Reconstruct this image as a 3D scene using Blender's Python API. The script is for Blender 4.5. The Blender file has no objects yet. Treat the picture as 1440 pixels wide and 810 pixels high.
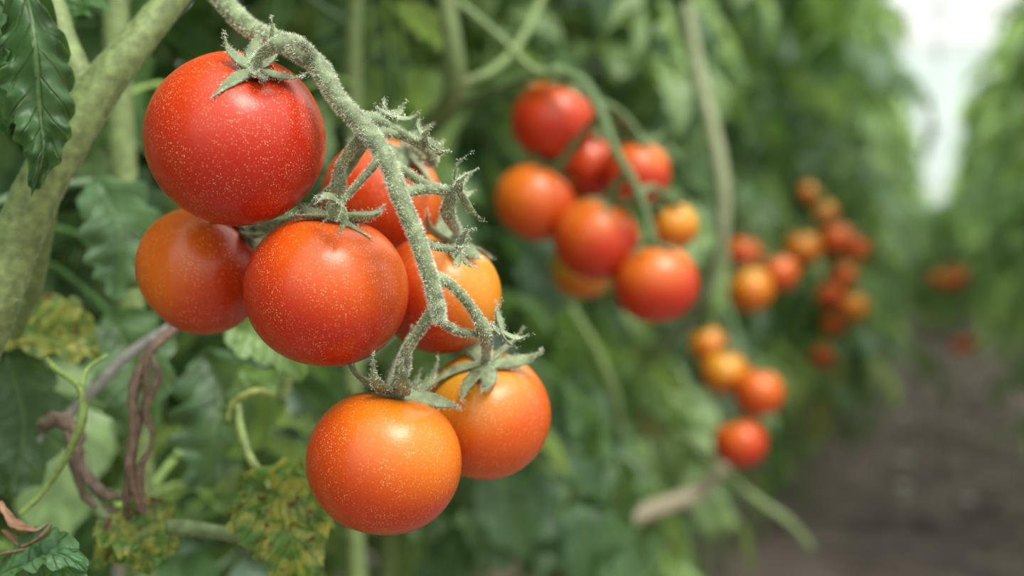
import bpy, math, random
import numpy as np
from mathutils import Vector, Matrix
rng = np.random.default_rng(7)
random.seed(7)
H = 0.75            # eye height (m)
F = 1600.0
SL = 0.37           # direction of crop row: x = X0 + SL*y
X0 = -0.235
scene = bpy.context.scene

def S(px, py, d):
    """surveyed point: picture measurement + distance from the camera station -> metres"""
    return np.array([(px-720.0)*d/F, d, H+(350.0-py)*d/F])

def nrm(v):
    v = np.asarray(v, float); return v/(np.linalg.norm(v)+1e-12)

# ------------------------------------------------------------ mesh accumulator
class MB:
    def __init__(s):
        s.v=[]; s.q=[]; s.t=[]; s.c=[]; s.uv=[]; s.n=0
    def add(s, v, q=None, t=None, col=(1,1,1), uv=None):
        v=np.asarray(v,float); n=len(v)
        s.v.append(v)
        if q is not None and len(q): s.q.append(np.asarray(q,int)+s.n)
        if t is not None and len(t): s.t.append(np.asarray(t,int)+s.n)
        c=np.asarray(col,float)
        if c.ndim==1: c=np.tile(c,(n,1))
        s.c.append(c)
        s.uv.append(np.zeros((n,2)) if uv is None else uv)
        s.n+=n
    def mesh(s, name, mat, smooth=True, origin=None):
        V=np.concatenate(s.v)
        if origin is not None: V=V-np.asarray(origin)
        q=np.concatenate(s.q) if s.q else np.zeros((0,4),int)
        t=np.concatenate(s.t) if s.t else np.zeros((0,3),int)
        me=bpy.data.meshes.new(name)
        me.vertices.add(len(V)); me.vertices.foreach_set('co', V.astype(np.float32).ravel())
        loops=np.concatenate([q.ravel(), t.ravel()]).astype(np.int32)
        me.loops.add(len(loops)); me.loops.foreach_set('vertex_index', loops)
        starts=np.concatenate([np.arange(len(q))*4, len(q)*4+np.arange(len(t))*3]).astype(np.int32)
        me.polygons.add(len(starts)); me.polygons.foreach_set('loop_start', starts)
        me.update(calc_edges=True)
        me.validate()
        if smooth: me.polygons.foreach_set('use_smooth', np.ones(len(me.polygons),bool))
        C=np.concatenate(s.c); ca=me.color_attributes.new('Col','FLOAT_COLOR','POINT')
        ca.data.foreach_set('color', np.concatenate([C,np.ones((len(C),1))],1).astype(np.float32).ravel())
        UV=np.concatenate(s.uv); ul=me.uv_layers.new(name='UVMap')
        li=np.zeros(len(me.loops),np.int32); me.loops.foreach_get('vertex_index',li)
        ul.data.foreach_set('uv', UV[li].astype(np.float32).ravel())
        me.materials.append(mat)
        return me

def obj(name, me, parent=None, loc=(0,0,0)):
    o=bpy.data.objects.new(name, me); o.location=loc
    scene.collection.objects.link(o)
    if parent is not None:
        o.parent=parent; o.location=np.asarray(loc)-np.asarray(parent.location)
    return o
def empty(name, loc=(0,0,0)):
    o=bpy.data.objects.new(name,None); o.location=loc; o.empty_display_size=.05
    scene.collection.objects.link(o); return o

# ------------------------------------------------------------ curves / tubes
def catmull(P, R, per=6):
    P=np.asarray(P,float); R=np.asarray(R,float)
    Pp=np.vstack([2*P[0]-P[1],P,2*P[-1]-P[-2]]); out=[]; ro=[]
    for i in range(len(P)-1):
        a,b,c,d=Pp[i],Pp[i+1],Pp[i+2],Pp[i+3]
        for k in range(per):
            t=k/per
            out.append(.5*((2*b)+(c-a)*t+(2*a-5*b+4*c-d)*t*t+(-a+3*b-3*c+d)*t**3))
            ro.append(R[i]*(1-t)+R[i+1]*t)
    out.append(P[-1]); ro.append(R[-1])
    return np.array(out),np.array(ro)

def tube(P, R, n=10, flat=None, up=None, lump=0.0):
    """returns verts, quads, normals"""
    P=np.asarray(P); m=len(P)
    T=np.gradient(P,axis=0); T/= (np.linalg.norm(T,axis=1,keepdims=True)+1e-12)
    u=np.asarray(up,float) if up is not None else (np.array([0,0,1.]) if abs(T[0][2])<.9 else np.array([1.,0,0]))
    N=[]; cur=nrm(u-T[0]*np.dot(u,T[0]))
    for i in range(m):
        cur=nrm(cur-T[i]*np.dot(cur,T[i])); N.append(cur)
    N=np.array(N); B=np.cross(T,N)
    a=np.linspace(0,2*np.pi,n,endpoint=False)
    fa=1.0 if flat is None else flat
    ca=np.cos(a)[None,:,None]*fa; sa=np.sin(a)[None,:,None]
    off=N[:,None,:]*ca+B[:,None,:]*sa
    rr=R[:,None,None]*(1+lump*rng.normal(size=(m,n,1)))
    V=(P[:,None,:]+off*rr).reshape(-1,3)
    i=np.arange(m-1)[:,None]*n; j=np.arange(n)[None,:]; j2=(j+1)%n
    q=np.stack([i+j,i+j2,i+n+j2,i+n+j],-1).reshape(-1,4)
    nn=off.reshape(-1,3); nn=nn/(np.linalg.norm(nn,axis=1,keepdims=True)+1e-12)
    return V,q,nn

def hairs(mb, V, nn, count, L=(.0005,.0012), col=(.74,.78,.62), w=.00008):
    idx=rng.integers(0,len(V),count)
    jit=rng.normal(size=(count,3))*.0007
    n=nn[idx]; jit=jit-n*np.sum(jit*n,1,keepdims=True)
    base=V[idx]+jit-n*.0001
    d=n+rng.normal(size=(count,3))*.35; d/=np.linalg.norm(d,axis=1,keepdims=True)
    l=rng.uniform(L[0],L[1],(count,1))
    side=np.cross(d,rng.normal(size=(count,3))); side/=np.linalg.norm(side,axis=1,keepdims=True)
    A=base+side*w; B=base-side*w; C=base+d*l
    v=np.stack([A,B,C],1).reshape(-1,3)
    mb.add(v,t=np.arange(count*3).reshape(-1,3),col=col)

# ------------------------------------------------------------ materials
def newmat(name):
    m=bpy.data.materials.new(name); m.use_nodes=True
    nt=m.node_tree; nt.nodes.clear()
    return m,nt,nt.nodes,nt.links
def N(nt,t,**k):
    n=nt.nodes.new(t)
    for a,b in k.items(): setattr(n,a,b)
    return n

def mat_tomato():
    m,nt,no,li=newmat('tomato_skin')
    out=N(nt,'ShaderNodeOutputMaterial'); b=N(nt,'ShaderNodeBsdfPrincipled')
    at=N(nt,'ShaderNodeAttribute',attribute_name='Col'); tc=N(nt,'ShaderNodeTexCoord')
    vo=N(nt,'ShaderNodeTexVoronoi'); vo.inputs['Scale'].default_value=1300
    no1=N(nt,'ShaderNodeTexNoise'); no1.inputs['Scale'].default_value=70; no1.inputs['Detail'].default_value=5
    no2=N(nt,'ShaderNodeTexNoise'); no2.inputs['Scale'].default_value=900
    for x in (vo,no1,no2): li.new(tc.outputs['Object'],x.inputs['Vector'])
    r=N(nt,'ShaderNodeMapRange'); r.inputs[1].default_value=.18; r.inputs[2].default_value=.42; r.inputs[3].default_value=1; r.inputs[4].default_value=0
    li.new(vo.outputs['Distance'],r.inputs[0])
    r2=N(nt,'ShaderNodeMapRange'); r2.inputs[1].default_value=.28; r2.inputs[2].default_value=.60; r2.inputs[4].default_value=.9
    li.new(no1.outputs[0],r2.inputs[0])
    # only some voronoi cells carry a speck
    sc=N(nt,'ShaderNodeSeparateColor'); li.new(vo.outputs['Color'],sc.inputs[0])
    gt=N(nt,'ShaderNodeMapRange'); gt.inputs[1].default_value=.35; gt.inputs[2].default_value=1.0; li.new(sc.outputs[0],gt.inputs[0])
    mu=N(nt,'ShaderNodeMath',operation='MULTIPLY'); li.new(r.outputs[0],mu.inputs[0]); li.new(r2.outputs[0],mu.inputs[1])
    mu2=N(nt,'ShaderNodeMath',operation='MULTIPLY'); li.new(mu.outputs[0],mu2.inputs[0]); li.new(gt.outputs[0],mu2.inputs[1])
    mx=N(nt,'ShaderNodeMix',data_type='RGBA'); li.new(mu2.outputs[0],mx.inputs[0])
    li.new(at.outputs['Color'],mx.inputs[6]); mx.inputs[7].default_value=(.95,.50,.22,1)
    li.new(mx.outputs[2],b.inputs['Base Color'])
    rr=N(nt,'ShaderNodeMapRange'); rr.inputs[1].default_value=.3; rr.inputs[2].default_value=.7; rr.inputs[3].default_value=.22; rr.inputs[4].default_value=.38
    li.new(no1.outputs[0],rr.inputs[0]); li.new(rr.outputs[0],b.inputs['Roughness'])
    b.inputs['Subsurface Weight'].default_value=.10
    b.inputs['Subsurface Radius'].default_value=(1,.3,.1); b.inputs['Subsurface Scale'].default_value=.004
    b.inputs['Specular IOR Level'].default_value=.5
    bu=N(nt,'ShaderNodeBump'); bu.inputs['Strength'].default_value=.2; bu.inputs['Distance'].default_value=.0003
    ad=N(nt,'ShaderNodeMath',operation='ADD'); li.new(no2.outputs[0],ad.inputs[0]); li.new(mu2.outputs[0],ad.inputs[1])
    li.new(ad.outputs[0],bu.inputs['Height']); li.new(bu.outputs[0],b.inputs['Normal'])
    li.new(b.outputs[0],out.inputs[0]); return m

def mat_stem():
    m,nt,no,li=newmat('stem_green')
    out=N(nt,'ShaderNodeOutputMaterial'); b=N(nt,'ShaderNodeBsdfPrincipled')
    at=N(nt,'ShaderNodeAttribute',attribute_name='Col'); tc=N(nt,'ShaderNodeTexCoord')
    n1=N(nt,'ShaderNodeTexNoise'); n1.inputs['Scale'].default_value=220; n1.inputs['Detail'].default_value=6
    li.new(tc.outputs['Object'],n1.inputs['Vector'])
    r=N(nt,'ShaderNodeMapRange'); r.inputs[1].default_value=.3; r.inputs[2].default_value=.7; r.inputs[3].default_value=.6; r.inputs[4].default_value=1.35
    li.new(n1.outputs[0],r.inputs[0])
    mx=N(nt,'ShaderNodeMix',data_type='RGBA',blend_type='MULTIPLY'); mx.inputs[0].default_value=1
    li.new(at.outputs['Color'],mx.inputs[6]); li.new(r.outputs[0],mx.inputs[7]); li.new(mx.outputs[2],b.inputs['Base Color'])
    b.inputs['Roughness'].default_value=.6
    b.inputs['Sheen Weight'].default_value=.08
    bu=N(nt,'ShaderNodeBump'); bu.inputs['Strength'].default_value=.6; bu.inputs['Distance'].default_value=.0006
    li.new(n1.outputs[0],bu.inputs['Height']); li.new(bu.outputs[0],b.inputs['Normal'])
    li.new(b.outputs[0],out.inputs[0]); return m

def mat_leaf(name,mottle=0.0):
    m,nt,no,li=newmat(name)
    out=N(nt,'ShaderNodeOutputMaterial'); b=N(nt,'ShaderNodeBsdfPrincipled')
    at=N(nt,'ShaderNodeAttribute',attribute_name='Col'); tc=N(nt,'ShaderNodeTexCoord')
    sx=N(nt,'ShaderNodeSeparateXYZ'); li.new(tc.outputs['UV'],sx.inputs[0])
    ab=N(nt,'ShaderNodeMath',operation='ABSOLUTE'); li.new(sx.outputs[0],ab.inputs[0])
    m1=N(nt,'ShaderNodeMath',operation='MULTIPLY_ADD'); li.new(ab.outputs[0],m1.inputs[0]); m1.inputs[1].default_value=-.16; li.new(sx.outputs[1],m1.inputs[2])
    m2=N(nt,'ShaderNodeMath',operation='MULTIPLY'); li.new(m1.outputs[0],m2.inputs[0]); m2.inputs[1].default_value=9
    m3=N(nt,'ShaderNodeMath',operation='PINGPONG'); li.new(m2.outputs[0],m3.inputs[0]); m3.inputs[1].default_value=.5
    r1=N(nt,'ShaderNodeMapRange'); r1.inputs[1].default_value=0; r1.inputs[2].default_value=.10; r1.inputs[3].default_value=1; r1.inputs[4].default_value=0
    li.new(m3.outputs[0],r1.inputs[0])
    r2=N(nt,'ShaderNodeMapRange'); r2.inputs[1].default_value=.03; r2.inputs[2].default_value=.09; r2.inputs[3].default_value=1; r2.inputs[4].default_value=0
    li.new(ab.outputs[0],r2.inputs[0])
    mxv=N(nt,'ShaderNodeMath',operation='MAXIMUM'); li.new(r1.outputs[0],mxv.inputs[0]); li.new(r2.outputs[0],mxv.inputs[1])
    n1=N(nt,'ShaderNodeTexNoise'); n1.inputs['Scale'].default_value=55; n1.inputs['Detail'].default_value=5
    li.new(tc.outputs['Object'],n1.inputs['Vector'])
    r=N(nt,'ShaderNodeMapRange'); r.inputs[1].default_value=.3; r.inputs[2].default_value=.7; r.inputs[3].default_value=.7; r.inputs[4].default_value=1.3
    li.new(n1.outputs[0],r.inputs[0])
    mx=N(nt,'ShaderNodeMix',data_type='RGBA',blend_type='MULTIPLY'); mx.inputs[0].default_value=1
    li.new(at.outputs['Color'],mx.inputs[6]); li.new(r.outputs[0],mx.inputs[7])
    base=mx.outputs[2]
    if mottle>0:
        n3=N(nt,'ShaderNodeTexNoise'); n3.inputs['Scale'].default_value=130; n3.inputs['Detail'].default_value=4
        li.new(tc.outputs['Object'],n3.inputs['Vector'])
        cr=N(nt,'ShaderNodeValToRGB'); e=cr.color_ramp.elements
        e[0].position=.42; e[0].color=(0,0,0,1); e[1].position=.62; e[1].color=(.85,.85,.85,1)
        li.new(n3.outputs[0],cr.inputs[0])
        my=N(nt,'ShaderNodeMix',data_type='RGBA'); li.new(cr.outputs[0],my.inputs[0])
        li.new(base,my.inputs[6]); my.inputs[7].default_value=(.42,.42,.10,1)
        base=my.outputs[2]
        n4=N(nt,'ShaderNodeTexNoise'); n4.inputs['Scale'].default_value=170
        li.new(tc.outputs['Object'],n4.inputs['Vector'])
        r4=N(nt,'ShaderNodeMapRange'); r4.inputs[1].default_value=.61; r4.inputs[2].default_value=.67
        li.new(n4.outputs[0],r4.inputs[0])
        mz=N(nt,'ShaderNodeMix',data_type='RGBA'); li.new(r4.outputs[0],mz.inputs[0]); li.new(base,mz.inputs[6]); mz.inputs[7].default_value=(.14,.055,.02,1)
        base=mz.outputs[2]
    vm=N(nt,'ShaderNodeMath',operation='MULTIPLY'); li.new(mxv.outputs[0],vm.inputs[0]); vm.inputs[1].default_value=.34
    mv=N(nt,'ShaderNodeMix',data_type='RGBA'); li.new(vm.outputs[0],mv.inputs[0]); li.new(base,mv.inputs[6]); mv.inputs[7].default_value=(.24,.36,.15,1)
    col=mv.outputs[2]
    li.new(col,b.inputs['Base Color']); b.inputs['Roughness'].default_value=.44
    bu=N(nt,'ShaderNodeBump'); bu.inputs['Strength'].default_value=.8; bu.inputs['Distance'].default_value=.002
    hs=N(nt,'ShaderNodeMath',operation='MULTIPLY_ADD'); li.new(mxv.outputs[0],hs.inputs[0]); hs.inputs[1].default_value=-.7; li.new(n1.outputs[0],hs.inputs[2])
    li.new(hs.outputs[0],bu.inputs['Height']); li.new(bu.outputs[0],b.inputs['Normal'])
    tr=N(nt,'ShaderNodeBsdfTranslucent')
    hv=N(nt,'ShaderNodeMix',data_type='RGBA',blend_type='MULTIPLY'); hv.inputs[0].default_value=1; li.new(col,hv.inputs[6]); hv.inputs[7].default_value=(2.1,2.0,1.0,1)
    li.new(hv.outputs[2],tr.inputs[0])
    ms=N(nt,'ShaderNodeMixShader'); ms.inputs[0].default_value=.36
    li.new(b.outputs[0],ms.inputs[1]); li.new(tr.outputs[0],ms.inputs[2]); li.new(ms.outputs[0],out.inputs[0]); return m

def mat_soil():
    m,nt,no,li=newmat('soil')
    out=N(nt,'ShaderNodeOutputMaterial'); b=N(nt,'ShaderNodeBsdfPrincipled'); tc=N(nt,'ShaderNodeTexCoord')
    n1=N(nt,'ShaderNodeTexNoise'); n1.inputs['Scale'].default_value=6; n1.inputs['Detail'].default_value=8
    li.new(tc.outputs['Object'],n1.inputs['Vector'])
    cr=N(nt,'ShaderNodeValToRGB'); e=cr.color_ramp.elements
    e[0].position=.3; e[0].color=(.095,.070,.064,1); e[1].position=.72; e[1].color=(.30,.235,.22,1)
    li.new(n1.outputs[0],cr.inputs[0]); li.new(cr.outputs[0],b.inputs['Base Color'])
    b.inputs['Roughness'].default_value=.95
    n2=N(nt,'ShaderNodeTexNoise'); n2.inputs['Scale'].default_value=40; n2.inputs['Detail'].default_value=8
    li.new(tc.outputs['Object'],n2.inputs['Vector'])
    bu=N(nt,'ShaderNodeBump'); bu.inputs['Distance'].default_value=.02; li.new(n2.outputs[0],bu.inputs['Height']); li.new(bu.outputs[0],b.inputs['Normal'])
    li.new(b.outputs[0],out.inputs[0]); return m
def mat_plain(name,col,rough=.5,noise=30,trans=0):
    m,nt,no,li=newmat(name)
    out=N(nt,'ShaderNodeOutputMaterial'); b=N(nt,'ShaderNodeBsdfPrincipled'); tc=N(nt,'ShaderNodeTexCoord')
    n1=N(nt,'ShaderNodeTexNoise'); n1.inputs['Scale'].default_value=noise; n1.inputs['Detail'].default_value=4
    li.new(tc.outputs['Object'],n1.inputs['Vector'])
    cr=N(nt,'ShaderNodeValToRGB'); e=cr.color_ramp.elements
    e[0].position=.3; e[0].color=(*[c*.75 for c in col],1); e[1].position=.7; e[1].color=(*col,1)
    li.new(n1.outputs[0],cr.inputs[0]); li.new(cr.outputs[0],b.inputs['Base Color']); b.inputs['Roughness'].default_value=rough
    if trans:
        tr=N(nt,'ShaderNodeBsdfTranslucent'); tr.inputs[0].default_value=(*col,1)
        ms=N(nt,'ShaderNodeMixShader'); ms.inputs[0].default_value=trans
        li.new(b.outputs[0],ms.inputs[1]); li.new(tr.outputs[0],ms.inputs[2]); li.new(ms.outputs[0],out.inputs[0])
    else: li.new(b.outputs[0],out.inputs[0])
    return m
M_TOM=mat_tomato(); M_STEM=mat_stem(); M_LEAF=mat_leaf('leaf_green'); M_MOT=mat_leaf('leaf_mottled',1.0)
M_SOIL=mat_soil()

# ------------------------------------------------------------ tomato
def frame(axis):
    a=nrm(axis); t=np.array([1.,0,0]) if abs(a[0])<.8 else np.array([0,1.,0])
    x=nrm(np.cross(t,a)); y=np.cross(a,x); return np.stack([x,y,a],1)   # columns
def tomato(name,c,R,axis,c1,c2,gdir,parent,nu=56,nv=40,squash=.93,sp=.5):
    th=np.linspace(.02,np.pi-.02,nv); ph=np.linspace(0,2*np.pi,nu,endpoint=False)
    TH,PH=np.meshgrid(th,ph,indexing='ij')
    ph0=rng.uniform(0,6.28)
    lob=1+.014*np.cos(5*PH+ph0)*np.exp(-((TH-.5)/.7)**2)+.014*np.cos(2*PH+ph0)
    rad=R*np.sin(TH)**.95*lob
    z=R*squash*np.cos(TH)-R*.10*np.exp(-(TH/.32)**2)+R*.03*np.exp(-((np.pi-TH)/.3)**2)
    L=np.stack([rad*np.cos(PH),rad*np.sin(PH),z],-1).reshape(-1,3)
    V=L@frame(axis).T
    i=np.arange(nv-1)[:,None]*nu; j=np.arange(nu)[None,:]; j2=(j+1)%nu
    q=np.stack([i+j,i+nu+j,i+nu+j2,i+j2],-1).reshape(-1,4)
    V=np.vstack([V,V[:nu].mean(0),V[-nu:].mean(0)]); n=len(V)
    jj=np.arange(nu); t=np.vstack([np.stack([np.full(nu,n-2),jj,(jj+1)%nu],1),np.stack([np.full(nu,n-1),(nv-1)*nu+(jj+1)%nu,(nv-1)*nu+jj],1)])
    d=V/R; g=d@nrm(gdir)
    k=rng.uniform(-1,1,(4,3))*3; w=sum(np.sin(d@k[a]+a*1.7) for a in range(4))*.10
    f=np.clip((g+w-(sp-.75))/1.1,0,1); f=f*f*(3-2*f)
    C=np.asarray(c1)[None]*(1-f[:,None])+np.asarray(c2)[None]*f[:,None]
    mb=MB(); mb.add(V,q,t,col=C)
    return obj(name,mb.mesh(name,M_TOM),parent,c)

GR=(.195,.255,.130)
def sepals(mb,hub,axis,R,L,W,n=6,lift=(.0,.75),col=GR,hair=0,res=10,sides=8):
    Fm=frame(axis); a0=rng.uniform(0,6.28)
    for k in range(n):
        az=a0+k*2*np.pi/n+rng.normal()*.15
        rd=Fm[:,0]*np.cos(az)+Fm[:,1]*np.sin(az); sd=np.cross(Fm[:,2],rd)
        l=L*rng.uniform(.75,1.2); lf=rng.uniform(*lift); sw=rng.normal()*.25
        t=np.linspace(0,1,res)
        rho=l*(t-.20*lf*t**3)
        drop=R-np.sqrt(np.maximum(R*R-np.minimum(rho,R*.98)**2,0))
        h=-drop*(1-t*.2)+.0012+lf*l*t**1.8
        tip=np.clip((t-.6)/.4,0,1)
        P=hub+rd*rho[:,None]+Fm[:,2]*h[:,None]+sd*(sw*l*t**2)[:,None]+Fm[:,2]*(lf*.18*l*tip**2)[:,None]-rd*(lf*.10*l*tip**2)[:,None]
        prof=W*.5*(.55+.9*np.sin(np.pi*np.clip(t*.9+.08,0,1)))*(1-t**3)*.75+.00012
        V,q,nn=tube(P,prof,sides,flat=.22,up=Fm[:,2]+sd*rng.normal()*.5)
        cc=np.array(col)*rng.uniform(.85,1.15)
        mb.add(V,q,col=cc)
        if hair: hairs(mb,V,nn,hair,L=(.0004,.0012))

def cluster(name,toms,ped,pr,hairy=False,pedis=None,sep=(.017,.0046),col=GR):
    """toms: (px,py,rpx,d,axis,c1,c2,gdir,sp) ; ped: list of (px,py,d)"""
    cen=S(*[np.mean([t[i] for t in toms]) for i in (0,1)],np.mean([t[3] for t in toms]))
    E=empty(name,cen)
    mb=MB()
    P,R=catmull([S(*p) for p in ped],pr,8)
    ns=14 if hairy else 8
    V,q,nn=tube(P,R,ns,lump=.045 if hairy else 0); mb.add(V,q,col=col)
    mb.add(np.vstack([P[-1]+nrm(P[-1]-P[-2])*R[-1]*.8,V[-ns:]]),t=[[0,1+i,1+(i+1)%ns] for i in range(ns)],col=col)
    if hairy: hairs(mb,V,nn,20000,L=(.0005,.0016))
    for i,t in enumerate(toms):
        px,py,rp,d,ax,c1,c2,gd,sp=t
        c=S(px,py,d); R_=rp*d/F; ax=nrm(ax)
        tomato('tomato_%d'%(i+1),c,R_,ax,c1,c2,gd,E,sp=sp,nu=64 if hairy else 32,nv=48 if hairy else 24)
        hub=c+ax*R_*.86
        if pedis and pedis[i] is not None:
            pts=[S(*p) for p in pedis[i]]+[hub+ax*.006,hub]
        else:
            k=np.argmin(np.linalg.norm(P-(hub+ax*.02),axis=1)); a=P[k]
            mid=(a+hub+ax*.014)/2+ax*.003
            pts=[a,mid,hub+ax*.006,hub]
        rb=.0019 if hairy else .0020*sep[0]/.017
        rr=[rb*1.15]+[rb]*(len(pts)-2)+[rb*1.6]
        if len(pts)>=4: rr[len(pts)//2]=rb*1.55   # abscission knuckle
        pp,rr=catmull(pts,rr,6); V,q,nn=tube(pp,rr,10 if hairy else 6,lump=.04 if hairy else 0); mb.add(V,q,col=col)
        if hairy: hairs(mb,V,nn,3000,L=(.0005,.0014))
        lift=(.0,.75) if i!=6 else (.35,1.05)
        sepals(mb,hub,ax,R_*.95,sep[0]*(1.12 if i in (5,6) else 1),sep[1],n=(8 if i==6 else 6) if hairy else 5,lift=lift,hair=560 if hairy else 0,col=col,res=14 if hairy else 8,sides=8 if hairy else 5)
    obj('truss_stem',mb.mesh('truss_stem',M_STEM,origin=cen),E,cen)
    return E

RED=(.55,.024,.004); ORD=(.62,.075,.004); ORG=(.66,.150,.005); YEL=(.64,.29,.012); OLV=(.46,.33,.03)
main=[
 (332,195,127,.440,(.36,-.50,.80),(.48,.018,.004),(.66,.075,.005),(.3,-.3,1),.80),
 (283,381,91,.482,(.75,.05,.62),(.50,.038,.004),(.63,.115,.005),(-.4,-.6,.5),.65),
 (460,408,115,.445,(.14,-.12,.97),(.51,.021,.004),(.68,.105,.005),(.6,-.4,.7),.75),
 (537,277,86,.522,(.45,-.45,.70),(.56,.05,.004),(.66,.14,.005),(.4,0,.6),.6),
 (617,413,88,.490,(.28,-.30,.88),(.52,.026,.004),(.69,.24,.009),(.85,-.1,.6),.40),
 (683,583,93,.487,(.02,-.45,.88),(.60,.085,.004),(.61,.32,.018),(-.35,-.35,.85),.70),
 (540,649,108,.445,(.16,.02,.98),(.53,.045,.003),(.72,.205,.005),(.20,-.60,.85),.80),
]
mped=[(255,-70,.50),(300,-15,.475),(350,38,.455),(400,62,.438),(446,92,.428),(474,138,.422),(515,182,.417),(545,228,.412),(562,275,.410),(585,330,.410),(603,385,.410),(614,428,.411),(618,452,.413)]
mpr=[.0044,.0042,.0038,.0036,.0038,.0034,.0035,.0031,.0030,.0030,.0027,.0027,.0020]
pedis=[
 [(448,94,.428),(432,68,.424),(412,56,.416),(392,62,.408)],
 [(520,190,.420),(470,262,.452),(420,306,.470),(385,318,.478)],
 [(516,184,.419),(496,208,.425),(478,236,.432),(476,262,.436)],
 [(522,190,.418),(560,188,.430),(600,210,.450),(606,225,.470)],
 [(562,272,.412),(598,266,.418),(632,272,.430),(630,300,.440)],
 [(604,386,.411),(636,402,.416),(668,440,.425),(682,470,.432)],
 [(614,428,.412),(592,462,.418),(572,492,.428),(566,520,.436)],
]
C1=cluster('tomato_cluster',main,mped,mpr,True,pedis,sep=(.0225,.0070))
# extra spurs with dried flower remains on the truss
mb=MB()
def spur(pts,r0,r1,hn=900):
    pp,rr=catmull([S(*p) for p in pts],np.linspace(r0,r1,len(pts)),6); V,q,nn=tube(pp,rr,9,lump=.03); mb.add(V,q,col=GR); hairs(mb,V,nn,hn)
    return pp
spur([(545,228,.412),(575,245,.416),(605,262,.420),(640,268,.424)],.0020,.0013)
spur([(500,165,.42),(535,170,.424),(570,190,.430),(598,204,.436)],.0019,.0013)
spur([(616,445,.412),(635,462,.42),(665,470,.43),(695,468,.44)],.0018,.0012)
spur([(585,330,.41),(605,345,.418),(640,352,.425)],.0018,.0012)
spur([(540,215,.412),(520,240,.412),(500,262,.414),(480,285,.416)],.0016,.0011)
spur([(500,165,.42),(525,162,.424),(548,166,.430)],.0014,.0010)
for c,ax,sz in [((640,268,.424),(.9,-.1,.5),.013),((597,204,.436),(.7,-.2,.6),.012),((700,466,.442),(.8,-.2,.5),.013),((641,352,.425),(.9,-.3,-.1),.010),((480,285,.416),(-.5,-.4,-.5),.011),((548,166,.43),(.5,-.2,.8),.009)]:
    sepals(mb,S(*c),np.array(ax),.02,sz,.0040,n=5,lift=(.2,.9),hair=220)
obj('flower_spurs',mb.mesh('flower_spurs',M_STEM,origin=C1.location),C1,C1.location)

up=(0,-.3,.9)
second=[
 (777,172,60,.93,(.3,-.2,.9),RED,ORD,up,.6),
 (893,243,50,.96,(.0,-.2,.9),RED,ORG,up,.8),
 (752,285,57,.92,(.5,.0,.8),ORD,ORG,(-.3,-.3,.8),.7),
 (838,337,62,.90,(.3,-.1,.9),RED,ORG,up,.75),
 (922,398,60,.89,(-.1,-.1,.9),RED,ORG,up,.75),
 (945,318,36,.98,(-.2,-.1,.9),ORG,YEL,up,.4),
 (826,235,52,1.0,(.1,-.1,.9),RED,ORD,up,.7),
 (818,378,45,1.0,(.1,-.1,.9),OLV,ORG,(0,-.5,-.8),.7),
]
sped=[(600,195,1.0),(650,148,.96),(705,122,.93),(765,104,.90),(815,112,.875),(843,155,.865),(862,205,.86),(890,255,.86),(908,300,.86),(914,335,.86)]
cluster('tomato_cluster',second,sped,[.0046]*3+[.0044,.0044,.0042,.004,.0038,.0035,.003],False,sep=(.028,.010),col=(.13,.21,.075))
def far_cluster(lst,ped,r=.0035):
    toms=[]
    for (px,py,rp,d,k) in lst:
        a,b=[(RED,ORG),(ORD,ORG),(ORG,YEL)][k]
        toms.append((px,py,rp,d,(rng.normal()*.3,-.2,.9),a,b,up,.7))
    cluster('tomato_cluster',toms,ped,np.linspace(r,r*.6,len(ped)),False,sep=(.018,.006),col=(.13,.21,.07))
far_cluster([(1045,357,26,1.95,0),(1055,408,33,1.85,2),(1096,384,27,1.92,1)],[(1020,250,2.0),(1050,290,1.93),(1072,330,1.9),(1078,370,1.88)])
far_cluster([(995,484,27,1.66,2),(1018,524,33,1.60,2),(1066,551,35,1.56,1),(1040,622,37,1.56,0)],[(1000,400,1.7),(1025,440,1.64),(1042,500,1.6),(1050,560,1.6),(1045,590,1.6)])
far_cluster([(1129,351,26,2.55,2),(1178,337,24,2.6,1),(1160,300,18,2.65,2),(1138,272,16,2.65,2),(1206,350,18,2.7,1)],[(1120,220,2.7),(1140,250,2.65),(1155,290,2.6),(1165,320,2.6)])
far_cluster([(1186,388,20,2.7,1),(1200,432,22,2.65,2),(1166,414,20,2.65,0),(1172,455,17,2.7,1),(1157,500,16,2.8,0)],[(1180,340,2.75),(1186,370,2.7),(1182,410,2.7),(1175,440,2.7)])
far_cluster([(1318,392,13,4.4,2),(1336,398,14,4.4,1),(1354,390,13,4.5,1),(1340,380,11,4.5,2)],[(1330,350,4.5),(1338,368,4.45),(1340,385,4.4)])
far_cluster([(1350,488,12,4.4,1),(1362,482,11,4.5,0)],[(1350,440,4.5),(1354,465,4.45)])

# ------------------------------------------------------------ leaves
def leaflet(L,W,nt=14,nu=5,teeth=4,fold=.25,curl=.35,rip=.10,rg=rng,tooth=.30):
    t=np.linspace(0,1,nt+1); u=np.linspace(-1,1,nu)
    env=np.sin(np.pi*np.clip(t,0,1)**.72)**.8; env[-1]=0.02; env[0]=.06
    fr=(t*teeth+.15)%1.0
    w=W*.5*env*(1-tooth*(1-np.abs(2*fr-1)**.8)*(t>.08))
    T,U=np.meshgrid(t,u,indexing='ij'); Wd=w[:,None]
    x=U*Wd; y=L*T+np.abs(U)*Wd*.22
    z=fold*np.abs(U)*Wd-curl*L*T**2+rip*W*np.sin(T*teeth*6.28+rg.uniform(0,6))*U**2*.6+rip*W*.4*np.sin(T*9+U*4+rg.uniform(0,6))
    V=np.stack([x,y,z],-1).reshape(-1,3)
    i=np.arange(nt)[:,None]*nu; j=np.arange(nu-1)[None,:]
    q=np.stack([i+j,i+j+1,i+nu+j+1,i+nu+j],-1).reshape(-1,4)
    uv=np.stack([U,T],-1).reshape(-1,2)
    return V,q,uv
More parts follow.
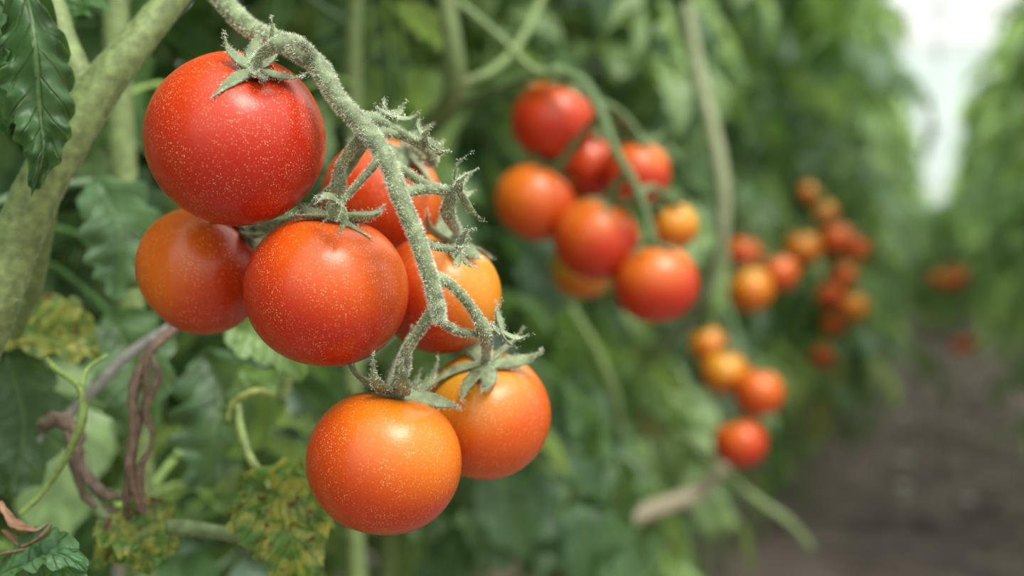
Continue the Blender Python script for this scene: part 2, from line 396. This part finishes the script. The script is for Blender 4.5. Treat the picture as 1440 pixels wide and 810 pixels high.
def comp_leaf(L,nt=14,nu=5,droop=.9):
    """compound tomato leaf; base at 0, grows along +Y, up +Z.  returns V,q,uv,shade"""
    mb=MB(); s=np.linspace(0,1,10)
    P=np.stack([.04*L*np.sin(s*5+rng.uniform(0,6))*s,L*(s-.22*droop*s**2),L*(.28*s-.62*droop*s**2)],-1)
    V,q,_=tube(P,np.linspace(.0024,.0008,10),5); mb.add(V,q,col=(1.5,1.4,1.2),uv=np.full((len(V),2),.5))
    def at(a):
        f=a*9; i=min(int(f),8); r=f-i
        return P[i]*(1-r)+P[i+1]*r, nrm(P[i+1]-P[i])
    items=[(1.0,0,1.0)]
    for a,sc in ((.40,.62),(.62,.85),(.83,.8)):
        items+= [(a,1,sc*rng.uniform(.85,1.1)),(a+.02,-1,sc*rng.uniform(.85,1.1))]
    for a in (.5,.72): items+=[(a,1,.28),(a+.03,-1,.28)]
    for a,sd,sc in items:
        p,T=at(min(a,.999))
        ll=L*.36*sc; W=ll*rng.uniform(.55,.68)
        v,qq,uv=leaflet(ll,W,nt,nu,teeth=4 if sc>.5 else 2,fold=rng.uniform(.1,.5),curl=rng.uniform(.1,.6),rip=rng.uniform(.06,.16))
        Z=np.array([0,0,1.]); side=nrm(np.cross(T,Z)); upv=np.cross(side,T)
        ang=sd*rng.uniform(.85,1.2)
        f=nrm(T*np.cos(ang)+side*np.sin(ang)+np.array([0,0,-rng.uniform(.05,.5)]))
        upn=nrm(upv-f*np.dot(upv,f)+rng.normal(size=3)*.18); upn=nrm(upn-f*np.dot(upn,f)); sx=np.cross(f,upn)
        st=.12*ll if sd else 0
        VV=v@np.stack([sx,f,upn])+p+f*st
        mb.add(VV,qq,uv=uv,col=np.array([1,1,1])*rng.uniform(.88,1.12))
        if st:
            a_=np.array([p,p+f*st*1.2]); tv,tq,_=tube(a_,np.array([.0008,.0008]),4); mb.add(tv,tq,col=(1.4,1.3,1.1),uv=np.full((len(tv),2),.5))
    return np.concatenate(mb.v),np.concatenate(mb.q),np.concatenate(mb.uv),np.concatenate(mb.c)
BANK=[comp_leaf(.30,14,5,droop=rng.uniform(.7,1.3)) for _ in range(14)]

def rotz(a): c,s=np.cos(a),np.sin(a); return np.array([[c,-s,0],[s,c,0],[0,0,1.]])
def rotx(a): c,s=np.cos(a),np.sin(a); return np.array([[1,0,0],[0,c,-s],[0,s,c]])
def roty(a): c,s=np.cos(a),np.sin(a); return np.array([[c,0,s],[0,1,0],[-s,0,c]])
def leafcol(z,haze_tint=0):
    r=rng.random()
    dark=np.array([.048,.115,.047]); mid=np.array([.120,.220,.085]); lite=np.array([.27,.40,.18]); blu=np.array([.13,.21,.15])
    c=dark*(1-r)+mid*r
    k=rng.random()
    if k<.28: c=lite*rng.uniform(.8,1.25)
    elif k<.42: c=blu*rng.uniform(.8,1.3)
    if haze_tint: c=c*1.2+np.array([.065,.075,.062])  # distance haze put into the leaf colour: lifted and greyed
    if z<.50 and rng.random()<.13: c=np.array([.34,.33,.12])*rng.uniform(.6,1)
    if z<.45 and rng.random()<.15: c=np.array([.20,.12,.06])
    return c
def plant_meshes(base,height=2.15,nleaf=90,accept=None,zmin=.12,bottom=.45,sc=(.75,1.3),haze_tint=0):
    fo=MB(); st=MB()
    zs=np.linspace(0,height,12)
    wig=np.cumsum(rng.normal(size=(12,2))*.012,0)
    SP=np.stack([base[0]+wig[:,0],base[1]+wig[:,1],zs-.02],-1)
    pp,rr=catmull(SP,np.linspace(.010,.005,12),4); V,q,_=tube(pp,rr,8); 
    st.add(V,q,col=(.17,.24,.08))
    for k in range(nleaf):
        z=zmin+(height-zmin)*((k+rng.random())/nleaf)**.85
        if z<bottom and rng.random()<.55: continue
        i=np.argmin(abs(pp[:,2]-z)); p=pp[i]
        V,q,uv,sh=BANK[rng.integers(len(BANK))]
        for tr in range(10):
            M=rotz(rng.uniform(0,6.28))@rotx(rng.uniform(-.5,.6))@roty(rng.uniform(-.35,.35))*rng.uniform(*sc)*(1 if tr<5 else .8)
            W=V@M.T+p
            if W[:,2].min()<.02: continue
            if accept is None or accept(W): 
                fo.add(W,q,uv=uv,col=sh*leafcol(z,haze_tint)); break
    return fo,st
def side(W): return W[:,0]-(X0+SL*W[:,1])
def acc_left(W):
    s=side(W); y=W[:,1]
    if y.min()<.545 and (W[:,0].max()>-.33): return False
    if y.min()>2.9: return s.max()<.08
    # keep the fruiting zone in front of the second truss open
    if W[:,2].max()>.62 and W[:,2].min()<.98 and (s[(y<1.0)]>-.125).any(): return False
    return s.max()< -.045
YS=np.arange(.70,3.3,.26)
def put(name,base,fo,st):
    if not fo.v: return
    E=empty(name,(base[0],base[1],0))
    obj('foliage',fo.mesh('foliage',M_LEAF,origin=(base[0],base[1],0)),E,(base[0],base[1],0))
    obj('main_stem',st.mesh('main_stem',M_STEM,origin=(base[0],base[1],0)),E,(base[0],base[1],0))
for y in YS:
    for off,nl in ((-.27,70),(-.62,58)):
        b=(X0+SL*y+off+rng.normal()*.02, y+rng.normal()*.03+(.1 if off<-.5 else 0))
        fo,st=plant_meshes(b,nleaf=nl,accept=acc_left,height=2.1,bottom=.5 if y<2 else .45); put('tomato_plant',b,fo,st)
# shared variants for the rest of the rows
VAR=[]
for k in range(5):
    fo,st=plant_meshes((0,0),nleaf=74,height=2.2,accept=lambda W:(abs(W[:,0]).max()<rng.uniform(.26,.46)),sc=(.9,1.5),haze_tint=1)  # these plants carry the painted haze in their foliage
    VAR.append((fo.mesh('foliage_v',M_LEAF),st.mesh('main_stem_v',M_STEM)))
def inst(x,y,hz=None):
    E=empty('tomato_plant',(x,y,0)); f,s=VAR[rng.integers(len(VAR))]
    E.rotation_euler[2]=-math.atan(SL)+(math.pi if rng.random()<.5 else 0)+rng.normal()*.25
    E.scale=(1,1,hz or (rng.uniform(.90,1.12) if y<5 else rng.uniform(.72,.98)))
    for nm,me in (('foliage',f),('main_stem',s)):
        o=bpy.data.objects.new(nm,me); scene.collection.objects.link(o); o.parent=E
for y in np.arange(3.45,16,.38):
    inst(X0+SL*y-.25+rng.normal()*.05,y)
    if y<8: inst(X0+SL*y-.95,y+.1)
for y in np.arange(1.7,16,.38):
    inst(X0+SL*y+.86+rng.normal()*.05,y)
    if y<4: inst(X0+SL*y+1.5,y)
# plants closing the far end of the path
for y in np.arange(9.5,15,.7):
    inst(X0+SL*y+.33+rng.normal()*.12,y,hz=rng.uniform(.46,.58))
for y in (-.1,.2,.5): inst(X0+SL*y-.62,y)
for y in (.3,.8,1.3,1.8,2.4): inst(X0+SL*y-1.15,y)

# ------------------------------------------------------------ near vine, leaves and stems around the fruit
V0=S(60,250,.50)
E=empty('tomato_vine',(V0[0],V0[1],0)); mb=MB()
def nstem(pts,rad,col=(.22,.30,.13),hn=0,n=12,mbx=None,lump=.02):
    mbx=mbx or mb
    pp,rr=catmull([S(*p) for p in pts],[r*p[2]/F for r,p in zip(rad,pts)],7); V,q,nn=tube(pp,rr,n,lump=lump); mbx.add(V,q,col=col)
    if hn: hairs(mbx,V,nn,hn,L=(.0004,.0010),col=(.4,.48,.28))
VC=(.185,.255,.085)
nstem([(330,-110,.55),(245,-5,.52),(190,62,.505),(140,125,.50),(95,195,.495),(50,275,.49),(20,350,.49),(-10,440,.49),(-50,560,.50),(-90,800,.52),(-110,1500,.56),(-120,2640,.6)],
      [19,21,24,30,32,33,32,31,30,30,30,30],col=VC,hn=12000,n=18,lump=.012)
nstem([(40,-90,.54),(72,-5,.52),(92,60,.51),(112,110,.503),(128,150,.50)],[15,16,17,20,24],col=VC,hn=3000,lump=.012)
nstem([(75,250,.52),(62,330,.53),(48,400,.54),(20,470,.56)],[13,12,12,11],col=VC,hn=500)
obj('vine_stem',mb.mesh('vine_stem',M_STEM,origin=(V0[0],V0[1],0)),E,(V0[0],V0[1],0))
def near_leaf(pts,W,nrmal,col,mat,name,parent,teeth=5,fold=.45,rip=.12,nt=48,nu=17,tooth=.3):
    P,_=catmull([S(*p) for p in pts],np.ones(len(pts)),max(2,nt//(len(pts)-1)))
    Lt=np.linalg.norm(np.diff(P,axis=0),axis=1).sum(); n=len(P)-1
    V,q,uv=leaflet(Lt,W,n,nu,teeth=teeth,fold=fold,curl=0,rip=rip,tooth=tooth)
    V=V.reshape(n+1,nu,3); T=np.gradient(P,axis=0); T/=np.linalg.norm(T,axis=1,keepdims=True)
    nr=np.asarray(nrmal,float); out=np.zeros_like(V)
    ts=np.linspace(0,1,n+1)
    for i in range(n+1):
        k=nrm(nr-T[i]*np.dot(nr,T[i])); sx=np.cross(T[i],k)
        out[i]=P[i]+V[i,:,0:1]*sx+(V[i,:,1:2]-Lt*ts[i])*T[i]+V[i,:,2:3]*k
    # puckered surface between the veins
    ph=rng.uniform(0,6,4); o=out.reshape(-1,3)
    puck=np.sin(o[:,0]*900+ph[0])*np.sin(o[:,2]*1000+ph[1])+.6*np.sin(o[:,2]*1900+o[:,0]*700+ph[2])
    o=o+nrm(nr)[None]*(puck*.0006)[:,None]
    b=MB(); b.add(o,q,uv=uv,col=np.asarray(col))
    return obj(name,b.mesh(name,mat,origin=parent.location),parent,parent.location)
near_leaf([(30,-40,.47),(44,30,.462),(52,90,.458),(58,160,.457),(60,215,.459),(44,275,.464)],.031,(.5,-1,.1),(.060,.135,.050),M_LEAF,'hanging_leaf',E,teeth=7,fold=-.5,rip=.28,tooth=.26)
near_leaf([(-10,-30,.47),(-14,60,.468),(2,140,.47),(10,190,.475)],.024,(-.2,-1,.1),(.055,.14,.045),M_LEAF,'hanging_leaf_2',E)
near_leaf([(150,-60,.55),(120,-10,.54),(95,30,.535)],.04,(.2,-.6,.7),(.08,.20,.06),M_LEAF,'upper_leaf',E)
near_leaf([(345,668,.53),(372,695,.525),(398,730,.515),(415,775,.51),(420,835,.515)],.046,(.1,-1,.35),(.10,.22,.05),M_MOT,'mottled_leaf',E,teeth=6,rip=.16,tooth=.16)
near_leaf([(360,690,.53),(395,698,.52),(430,712,.515),(470,748,.51)],.026,(0,-1,.5),(.11,.23,.05),M_MOT,'mottled_leaf_2',E,tooth=.15)
near_leaf([(250,770,.54),(215,750,.53),(180,760,.525),(125,800,.52)],.034,(0,-.8,.8),(.11,.22,.05),M_MOT,'mottled_leaf_3',E,tooth=.2)
near_leaf([(150,720,.53),(170,745,.525),(200,765,.52),(210,810,.52)],.030,(.2,-.8,.8),(.11,.22,.06),M_MOT,'mottled_leaf_4',E,tooth=.2)
near_leaf([(-20,830,.47),(30,795,.46),(75,780,.455),(120,800,.45)],.026,(0,-.7,.9),(.10,.22,.10),M_LEAF,'corner_leaf',E,teeth=5)
near_leaf([(20,870,.47),(60,815,.46),(90,800,.455),(125,830,.45)],.026,(.1,-.9,.6),(.09,.20,.09),M_LEAF,'corner_leaf_2',E,teeth=5)
near_leaf([(330,455,.60),(360,475,.59),(400,500,.58),(425,535,.58)],.034,(0,-.8,.7),(.24,.38,.15),M_LEAF,'pale_leaf',E)
near_leaf([(340,520,.62),(360,560,.61),(350,610,.61),(320,640,.62)],.036,(0,-.8,.6),(.18,.30,.10),M_LEAF,'pale_leaf_2',E,tooth=.3)
near_leaf([(-20,480,.60),(40,470,.58),(90,480,.57),(140,500,.57)],.045,(0,-.7,.8),(.12,.2,.05),M_MOT,'yellowing_leaf',E,tooth=.2)
near_leaf([(150,440,.62),(180,490,.61),(190,560,.60),(180,620,.60)],.050,(.2,-.9,.5),(.13,.23,.11),M_LEAF,'broad_leaf',E,tooth=.3)
near_leaf([(10,500,.60),(30,570,.59),(30,640,.58),(10,700,.58)],.050,(.3,-.9,.4),(.10,.18,.09),M_LEAF,'broad_leaf_2',E,tooth=.3)
near_leaf([(290,490,.66),(310,560,.65),(300,640,.64),(270,690,.64)],.055,(-.2,-.9,.5),(.10,.18,.09),M_LEAF,'broad_leaf_3',E,tooth=.3)
near_leaf([(140,250,.62),(165,310,.61),(170,370,.61),(160,420,.61)],.046,(.4,-.9,.3),(.13,.24,.12),M_LEAF,'broad_leaf_4',E,tooth=.3)
# thin stems and dry strands lower left
mb=MB()
nstem([(30,722,.50),(62,690,.50),(95,640,.495),(115,590,.49),(112,545,.49),(80,520,.50),(66,505,.505)],[4,4,5,7,5,4,3],(.20,.30,.07),hn=500)
nstem([(112,560,.49),(122,520,.50),(150,500,.52)],[4,3,3],(.22,.33,.08))
nstem([(250,460,.54),(215,490,.53),(190,540,.52),(188,600,.515),(184,660,.515),(200,720,.52)],[5,7,8,7,7,5],(.175,.115,.075),lump=.18)
nstem([(230,470,.54),(208,500,.525),(205,560,.52),(190,620,.52),(178,700,.52),(182,740,.53)],[4,5,4,5,6,4],(.15,.10,.065),lump=.2)
nstem([(212,500,.52),(222,530,.515),(206,575,.512),(214,620,.515),(196,668,.515),(206,720,.52)],[3,5,4,3,5,3],(.19,.13,.085),lump=.25)
nstem([(60,600,.54),(85,590,.535),(108,610,.53),(112,650,.53),(140,690,.53),(172,700,.53)],[9,11,8,6,7,5],(.15,.105,.075),lump=.22)
nstem([(110,600,.56),(120,660,.54),(140,715,.53),(175,740,.53),(260,742,.53),(350,756,.54)],[9,9,10,11,11,9],(.14,.21,.08),hn=400)
nstem([(95,610,.55),(108,660,.54),(128,705,.53),(165,722,.53)],[8,8,7,6],(.11,.08,.05),lump=.15)
nstem([(335,570,.56),(340,610,.55),(355,650,.54),(375,670,.53),(378,690,.52)],[5,6,6,5,4],(.24,.33,.10),hn=300)
nstem([(320,590,.56),(330,565,.56),(360,550,.56),(385,555,.57)],[3,5,5,3],(.28,.33,.08),hn=200)
nstem([(395,560,.60),(410,520,.60),(440,490,.62)],[9,9,8],(.25,.35,.12))
nstem([(60,620,.585),(120,560,.58),(180,500,.58),(240,460,.58)],[9,8,8,7],(.30,.30,.28))
obj('side_shoots',mb.mesh('side_shoots',M_STEM,origin=E.location),E,E.location)
mb=MB()
for pts in ([(0,705,.47),(20,735,.465),(50,745,.46),(68,735,.462)],[(5,745,.47),(35,765,.465),(60,755,.46),(72,738,.46)],[(-5,780,.47),(20,775,.465),(45,770,.46)]):
    P,R=catmull([S(*p) for p in pts],[.0010,.0032,.0028,.0006],7) if len(pts)==4 else catmull([S(*p) for p in pts],[.0010,.0032,.0006],7)
    V,q,nn=tube(P,R,8,flat=.25,lump=.2); mb.add(V,q,col=(.24,.13,.07))
obj('withered_leaf',mb.mesh('withered_leaf',M_STEM,origin=E.location),E,E.location)

# ------------------------------------------------------------ mid-distance stems
E2=empty('tomato_vine',(S(640,0,.95)[0],.95,0)); mb=MB()
nstem([(610,-140,.88),(625,-10,.88),(636,60,.88),(640,110,.89),(628,150,.91),(590,190,.95),(560,300,1.05),(540,900,1.1),(540,1400,1.15)],[14,14,14,15,15,12,13,13,13],(.15,.22,.07))
nstem([(640,120,.90),(690,100,.92),(730,60,.96),(770,-20,1.05)],[7,6,6,6],(.20,.29,.10))
nstem([(640,0,.89),(700,50,.89),(745,95,.89),(770,105,.90)],[6,6,6,7],(.17,.25,.09))
obj('vine_stem',mb.mesh('vine_stem',M_STEM,origin=E2.location),E2,E2.location)
E3=empty('tomato_vine',(S(1000,0,1.35)[0],1.35,0)); mb=MB()
nstem([(960,-20,1.7),(985,110,1.45),(1010,220,1.38),(1018,300,1.36),(1008,370,1.37),(980,430,1.42),(940,480,1.6),(900,560,1.85),(900,1100,1.95)],[7,9,11,10,9,8,7,7,7],(.25,.28,.15))
nstem([(800,430,1.15),(840,500,1.17),(865,570,1.22),(870,660,1.4),(860,900,1.5),(860,1150,1.5)],[7,8,8,7,7,7],(.18,.27,.08))
obj('vine_stem',mb.mesh('vine_stem',M_STEM,origin=E3.location),E3,E3.location)
E4=empty('trailing_vine_stem',S(860,740,1.5)); mb=MB()
nstem([(560,890,1.45),(700,812,1.5),(790,775,1.5),(870,735,1.52),(930,712,1.56),(985,690,1.6),(1030,640,1.7)],[12,13,14,14,13,11,9],(.30,.26,.18))
nstem([(1140,770,1.62),(1110,735,1.6),(1060,700,1.6),(1010,660,1.65),(960,610,1.7)],[5,6,6,7,7],(.2,.28,.11))
obj('woody_stem',mb.mesh('woody_stem',M_STEM,origin=E4.location),E4,E4.location)

# ------------------------------------------------------------ ground, greenhouse
g=MB(); nx,ny=140,200
X,Y=np.meshgrid(np.linspace(-4,10,nx),np.linspace(-3,20,ny),indexing='ij')
Zg=.012*np.sin(X*7+Y*3)+.010*np.sin(Y*9-X*4)+rng.normal(size=X.shape)*.006-.03
V=np.stack([X,Y,Zg],-1).reshape(-1,3); i=np.arange(nx-1)[:,None]*ny; j=np.arange(ny-1)[None,:]
g.add(V,np.stack([i+j,i+ny+j,i+ny+j+1,i+j+1],-1).reshape(-1,4))
obj('ground',g.mesh('ground',M_SOIL))
st=MB()
for k in range(260):
    y=rng.uniform(1.5,9); s=rng.uniform(.08,.45); x=X0+SL*y+s; r=rng.uniform(.006,.022)*(1 if rng.random()<.9 else 1.5)
    th=np.linspace(.15,np.pi-.15,5); ph=np.linspace(0,6.283,7)[:-1]
    T_,P_=np.meshgrid(th,ph,indexing='ij'); v=np.stack([np.sin(T_)*np.cos(P_),np.sin(T_)*np.sin(P_),np.cos(T_)*.5],-1).reshape(-1,3)*r*rng.uniform(.8,1.2,(30,1))
    ii=np.arange(4)[:,None]*6; jj=np.arange(6)[None,:]; j2=(jj+1)%6
    c=np.array([.16,.13,.12])*rng.uniform(.6,1.6) if rng.random()<.93 else np.array([.6,.6,.6])
    st.add(v+np.array([x,y,r*.2-.02]),np.stack([ii+jj,ii+6+jj,ii+6+j2,ii+j2],-1).reshape(-1,4),col=c)
obj('path_stones',st.mesh('path_stones',M_STEM))
M_STEEL=mat_plain('galvanised_steel',(.75,.78,.8),.4,60); M_PANEL=mat_plain('polycarbonate_panel',(.78,.90,.86),.5,3,.5)  # greenish panel tint stands in for haze at the aisle end
E5=empty('greenhouse_frame',(X0+.3,0,0)); fr=MB()
for y in np.arange(-2,15,2.0):
    cx=X0+SL*y+.3; a=np.linspace(0,np.pi,24)
    P=np.stack([cx+3.3*np.cos(a)*.94,np.full(24,y)-3.3*np.cos(a)*.35,.0+3.3*np.sin(a)**.75],-1)
    V,q,_=tube(P,np.full(24,.03),8); fr.add(V,q)
for s,z in ((-1.8,2.95),(0.3,3.28),(2.4,2.95)):
    P=np.array([[X0+SL*y+s,y,z] for y in np.linspace(-2.5,15.5,10)]); V,q,_=tube(P,np.full(10,.025),8); fr.add(V,q)
obj('hoops',fr.mesh('hoops',M_STEEL,origin=E5.location),E5,E5.location)
w=MB(); u=nrm([1,-SL,0]); c0=np.array([X0+SL*18+.3,18,0])
for k in range(-5,5):
    a=c0+u*(k*.8+.03); b=c0+u*(k*.8+.77)
    w.add(np.array([a,b,b+[0,0,3.9],a+[0,0,3.9]]),[[0,1,2,3]])
wo=obj('wall_end',w.mesh('wall_end',M_PANEL,False,origin=c0),None,c0)
fb=MB()
for k in range(-5,6):
    a=c0+u*k*.8; V,q,_=tube(np.array([a,a+[0,0,3.9]]),np.array([.035,.035]),6); fb.add(V,q)
for z in (.9,1.8,2.7,3.9):
    V,q,_=tube(np.array([c0-u*4+[0,0,z],c0+u*4+[0,0,z]]),np.array([.03,.03]),6); fb.add(V,q)
obj('trim_1',fb.mesh('trim_1',M_STEEL,origin=c0),None,c0)

# ------------------------------------------------------------ light
wd=bpy.data.worlds.new('overcast_sky'); scene.world=wd; wd.use_nodes=True; nt=wd.node_tree; nt.nodes.clear()
o=nt.nodes.new('ShaderNodeOutputWorld'); bg=nt.nodes.new('ShaderNodeBackground'); tc=nt.nodes.new('ShaderNodeTexCoord')
sx=nt.nodes.new('ShaderNodeSeparateXYZ'); cr=nt.nodes.new('ShaderNodeValToRGB')
nt.links.new(tc.outputs['Generated'],sx.inputs[0]); nt.links.new(sx.outputs[2],cr.inputs[0])
e=cr.color_ramp.elements; e[0].position=.02; e[0].color=(.34,.37,.34,1); e[1].position=.55; e[1].color=(1,.99,.95,1)
nt.links.new(cr.outputs[0],bg.inputs[0]); bg.inputs[1].default_value=2.15; nt.links.new(bg.outputs[0],o.inputs[0])
sl=bpy.data.lights.new('sun','SUN'); sl.energy=3.2; sl.angle=math.radians(24); sl.color=(1,.96,.89)
so=bpy.data.objects.new('sun',sl); scene.collection.objects.link(so)
so.rotation_euler=Vector((.34,-.42,.88)).to_track_quat('Z','Y').to_euler(); so.location=(2,-3,5)

cam=bpy.data.cameras.new('camera'); co=bpy.data.objects.new('camera',cam); scene.collection.objects.link(co)
co.location=(0,0,H); co.rotation_euler=(math.pi/2,0,0)
cam.lens=40; cam.sensor_width=36; cam.shift_y=-55/1440; cam.clip_start=.02
cam.dof.use_dof=True; cam.dof.focus_distance=.422; cam.dof.aperture_fstop=4.3
scene.camera=co
scene.view_settings.view_transform='Standard'
scene.view_settings.exposure=0
